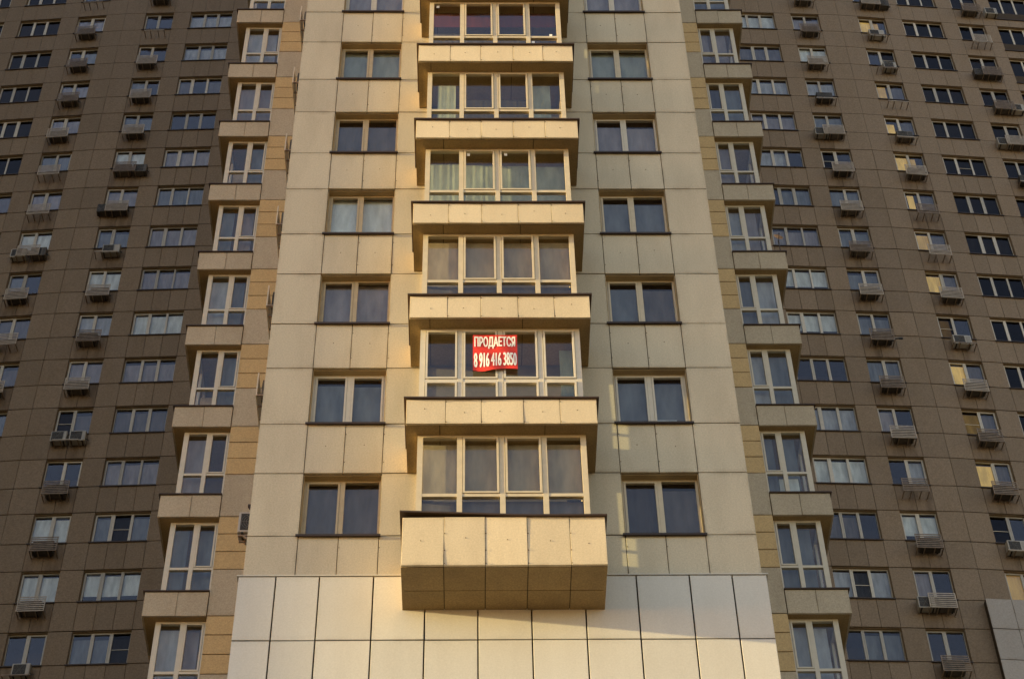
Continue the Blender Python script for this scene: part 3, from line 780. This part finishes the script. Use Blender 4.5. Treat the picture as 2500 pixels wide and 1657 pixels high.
def hang(wall, s0, table, where, side):
    top = max(table)
    for k, code in table.items():
        o_ = ORD[top - k]
        base = HB + FL * k - 0.76
        s = s0 + R.uniform(-0.04, 0.04)
        mat = METALD if R.random() < 0.3 else METAL
        M = wall.at(s, 0, base)
        cage = {'c': 'slatted metal cage over an air conditioner', 'e': 'empty slatted metal cage', 'b': 'bare row of metal support bars', 'a': 'open metal support bars under a unit', 'm': 'slatted cage with another unit at right', 'l': 'slatted cage with a unit at its left', 't': 'open bars under two units', 'w': 'slatted cage flanked by two units', 'x': 'open support bars under a small unit', 'y': 'open support bars with a unit at right'}[code]
        t = thing('air_conditioner_cage', f'{cage}, {o_} row, {where}', 'cage', M, GC)
        cage_parts(t, code in 'cemlw', mat)
        def ac(x, txt, W=0.80):
            y = -0.06
            if W > 0.6 and code == 'y': y = -0.08
            a = thing('air_conditioner', f'{txt}, {o_} row, {where}', 'air conditioner', wall.at(s + x, y, base + 0.015), GA)
            ac_parts(a, W, caged=('behind' in txt or R.random() < 0.25))
        if code == 'c': ac(R.choice((0.06, 0.16, 0.1)), 'air conditioner behind cage slats')
        if code == 'a': ac(0.30 if side < 0 else 0.08, 'air conditioner with bare fan front')
        if code == 'x': ac(0.30, 'small unit with dark fan square', 0.66)
        if code == 'y': ac(0.36, 'small unit with bare round fan', 0.66)
        if code == 'm': ac(0.02, 'left unit of two, behind slats', 0.8); ac(0.88, 'right unit of two, beside cage', 0.66)
        if code == 'l': ac(-0.40, 'left unit of two, beside cage', 0.66); ac(0.28, 'right unit of two, behind slats', 0.72)
        if code == 't': ac(-0.14, 'left of two bare units', 0.66); ac(0.62, 'right of two bare units', 0.66)
        if code == 'w': ac(-0.30, 'left unit peeking past cage', 0.72); ac(0.60, 'right unit peeking past cage', 0.72)
hang(WLI, 1.07 + 0.22, LB, 'window column nearest the left bays', -1)
hang(WLO, -2.50 + 0.22, LA, 'second paired-window column left of bays', -1)
hang(WRI, -2.54 + 0.22, RE, 'window column nearest the right bays', 1)
hang(WRO, 1.02 + 0.22, RF, 'gold-reflecting window column on the right', 1)
hang(WRO, 6.42 + 0.30, RH, 'paired-window column at the right edge', 1)
a = thing('air_conditioner', 'small unit on the wall between windows in the top right corner', 'air conditioner', WRO.at(8.02, -0.02, HB + FL * 15 - 0.72), GA); ac_parts(a, 0.66)

# cages on the left flank of the tower, seen edge-on past the facade edge
SW = Wall(-4.757, 3.05, -math.pi / 2)
for k, nm in ((7, 'topmost'), (6, 'second'), (5, 'third'), (4, 'fourth'), (3, 'fifth'), (2, 'lowest')):
    t = thing('air_conditioner_cage', f'{nm} of the cages seen edge-on past the left tower edge', 'cage', SW.at(0.0, 0, HS + 2.96 * k + 0.08), 'cages on the left flank of the tower')
    cage_parts(t, True, FRAMEW)
    u = thing('air_conditioner', f'dark unit inside the {nm} edge-on cage at the left tower edge', 'air conditioner', SW.at(0.12, -0.06, HS + 2.96 * k + 0.095), 'units on the left flank of the tower'); ac_parts(u, 0.80, caged=True)
a = thing('air_conditioner', 'white unit with a round fan peeking past the left tower edge', 'air conditioner', T(-5.38, 3.0, HS + 2.60)); ac_parts(a, 0.60, caged=None)
br = MB()
for y in (2.74, 2.92): br.box(-5.36, -4.76, y, y + 0.04, HS + 2.555, HS + 2.599).bar((-5.25, y + 0.02, HS + 2.55), (-4.78, y + 0.02, HS + 2.2), 0.02)
o = link('wall_bracket', br.mesh('wall_bracket', METALD)); o['label'] = 'metal bracket under the unit at the left tower edge'; o['category'] = 'bracket'
o = link('wall_bracket', MB().box(-5.26, -4.76, 2.96, 3.02, HS + 3.60, HS + 3.66).bar((-5.22, 2.99, HS + 3.60), (-4.78, 2.99, HS + 3.12), 0.03).mesh('wall_bracket', COPING)); o['label'] = 'empty dark bracket above the white unit at the left tower edge'; o['category'] = 'bracket'

# ------------------------------------------------------------------ satellite dish on a right-hand bay
dk = H0 + FL * 4 + 0.72
d_ = thing('satellite_dish', 'small rusty satellite dish standing on a bay parapet on the right', 'satellite dish', T(7.80, YS + 0.25, dk))
link('pole', MB().bar((0, 0, 0), (0, 0, 0.80), 0.012).box(-0.05, 0.05, -0.05, 0.05, 0, 0.012).mesh('pole', SILL), d_)
m = MB(); nr, na = 5, 20
for i in range(nr + 1):
    r = 0.135 * i / nr
    for j in range(na):
        a_ = 2 * math.pi * j / na
        m.v.append((r * math.cos(a_), 0.05 * (1 - (i / nr) ** 2) , r * math.sin(a_)))
for i in range(nr):
    for j in range(na): m.f.append((i * na + j, i * na + (j + 1) % na, (i + 1) * na + (j + 1) % na, (i + 1) * na + j))
link('reflector', m.mesh('reflector', RUST), d_, T(0, -0.07, 0.86) @ Matrix.Rotation(math.radians(-14), 4, 'X') @ Matrix.Rotation(math.radians(14), 4, 'Z'))
link('feed_arm', MB().bar((0, -0.06, 0.76), (0, -0.20, 0.83), 0.007).box(-0.015, 0.015, -0.22, -0.19, 0.815, 0.85).mesh('feed_arm', SILL), d_)
# black stick poking from one of the right-hand cages
o = link('cable_end', MB().bar((0, 0, 0), (0.16, 0.0, 0.03), 0.02).bar((0.16, 0, 0.03), (0.34, 0, 0.035), 0.035).mesh('cable_end', BLACK), None, WRI.at(-1.22, -0.40, HB + FL * 6 - 0.65))
o['label'] = 'black bundled cable end sticking out beside a right-hand cage'; o['category'] = 'cable'

# ------------------------------------------------------------------ the red sale banner
BX0, BX1, BZ0, BZ1 = -0.545, 0.335, HS + 3.39, HS + 4.41
BY = GY - 0.055
def wob(u, v):
    y = 0.012 * math.sin(6.5 * u + 1.0) * (1 - v) + 0.010 * math.sin(11 * u + 5 * v) * (0.35 + 0.65 * (1 - v)) - 0.008 * math.exp(-((u - .45) ** 2 + (v - .42) ** 2) * 20)
    dz = (-0.035 * math.sin(math.pi * 2 * u * 0.9 + 0.2) - 0.0) * (1 - v) ** 3
    return y, dz
bm_ = MB(); NU, NV = 36, 36
for j in range(NV + 1):
    for i in range(NU + 1):
        u, v = i / NU, j / NV
        y, dz = wob(u, v)
        bm_.v.append(((BX1 - BX0) * u, y, (BZ1 - BZ0) * v + dz))
for j in range(NV):
    for i in range(NU):
        a_ = j * (NU + 1) + i; bm_.f.append((a_, a_ + 1, a_ + NU + 2, a_ + NU + 1))
me = bm_.mesh('banner', RED)
for p in me.polygons: p.use_smooth = True
ban = link('banner', me, None, T(BX0, BY, BZ0))
ban['label'] = 'red for-sale banner with white lettering on the middle bay window'; ban['category'] = 'banner'
def lettering(txt, u0, u1, v0, v1):
    cu = bpy.data.curves.new('lettering', 'FONT'); cu.body = txt; cu.size = 1; cu.fill_mode = 'FRONT'
    to = bpy.data.objects.new('lettering', cu); COL.objects.link(to)
    dg = bpy.context.evaluated_depsgraph_get()
    me = bpy.data.meshes.new_from_object(to.evaluated_get(dg))
    bpy.data.objects.remove(to); bpy.data.curves.remove(cu)
    xs = [v.co.x for v in me.vertices]; ys = [v.co.y for v in me.vertices]
    x0, x1, y0, y1 = min(xs), max(xs), min(ys), max(ys)
    bm = bmesh.new(); bm.from_mesh(me)
    for v in bm.verts: v.co = Vector((u0 + (v.co.x - x0) / (x1 - x0) * (u1 - u0), 0, v0 + (v.co.y - y0) / (y1 - y0) * (v1 - v0)))
    bmesh.ops.triangulate(bm, faces=bm.faces[:])
    base = bm.copy(); bm.free(); bm = bmesh.new(); me2 = bpy.data.meshes.new('letters')
    for n_, (du, dv) in enumerate(((0, 0), (-0.008, 0.0), (0.008, 0.0), (-0.005, 0.006), (0.005, 0.006), (-0.005, -0.006), (0.005, -0.006))):
        c_ = base.copy()
        for v in c_.verts: v.co = Vector((v.co.x + du, -0.0004 * n_, v.co.z + dv))
        c_.to_mesh(me2); c_.free(); bm.from_mesh(me2)
    base.free(); bpy.data.meshes.remove(me2)
    for i in range(1, 30):
        bmesh.ops.bisect_plane(bm, geom=bm.verts[:] + bm.edges[:] + bm.faces[:], plane_co=(i / 30, 0, 0), plane_no=(1, 0, 0))
        bmesh.ops.bisect_plane(bm, geom=bm.verts[:] + bm.edges[:] + bm.faces[:], plane_co=(0, 0, i / 30), plane_no=(0, 0, 1))
    bmesh.ops.triangulate(bm, faces=bm.faces[:])
    for v in bm.verts:
        u, w_ = v.co.x, v.co.z; y, dz = wob(u, w_)
        v.co = Vector(((BX1 - BX0) * u, y - 0.006 + v.co.y, (BZ1 - BZ0) * w_ + dz))
    bm.to_mesh(me); bm.free(); me.materials.clear(); me.materials.append(LETTER)
    link('lettering', me, ban)
lettering('ПРОДАЕТСЯ', 0.04, 0.95, 0.60, 0.945)
lettering('8 916 416 3850', 0.03, 0.975, 0.10, 0.47)

# ------------------------------------------------------------------ unseen tower added at left to block low sun, inferred from the facade shade
nb = thing('apartment_tower', 'plain unseen tower added further left beyond the rear wing', 'apartment building', T(-52, 20, 0))
bx0, bx1, by0, by1 = -11.0, 11.0, -25.02, 42.0
nz = 118
link('wall', MB().box(bx0, bx1, by0, by1, 0, nz).mesh('wall', SIDEP), nb)  # wall of the added unseen tower
link('roof', MB().box(bx0 - 0.3, bx1 + 0.3, by0 - 0.02, by1 + 0.3, nz, nz + 0.8).mesh('roof', COPING), nb)  # roof of the added unseen tower
m = MB(); gl = MB()
for k in range(38):
    z = 3 + 3 * k
    for j in range(12):
        y = by0 + 4 + j * 5.4
        m.box(bx1 + 0.001, bx1 + 0.03, y, y + 1.8, z, z + 1.6)
        gl.box(bx1 + 0.031, bx1 + 0.036, y + 0.08, y + 1.72, z + 0.08, z + 1.52)
    for j in range(4):
        x = bx0 + 2.2 + j * 5.0
        m.box(x, x + 1.8, by0 - 0.03, by0 - 0.001, z, z + 1.6)
        gl.box(x + 0.08, x + 1.72, by0 - 0.036, by0 - 0.031, z + 0.08, z + 1.52)
link('added_tower_window_frames', m.mesh('added_tower_window_frames', FRAMEW), nb, kind='stuff')
link('added_tower_window_panes', gl.mesh('added_tower_window_panes', DARKC), nb, kind='stuff')
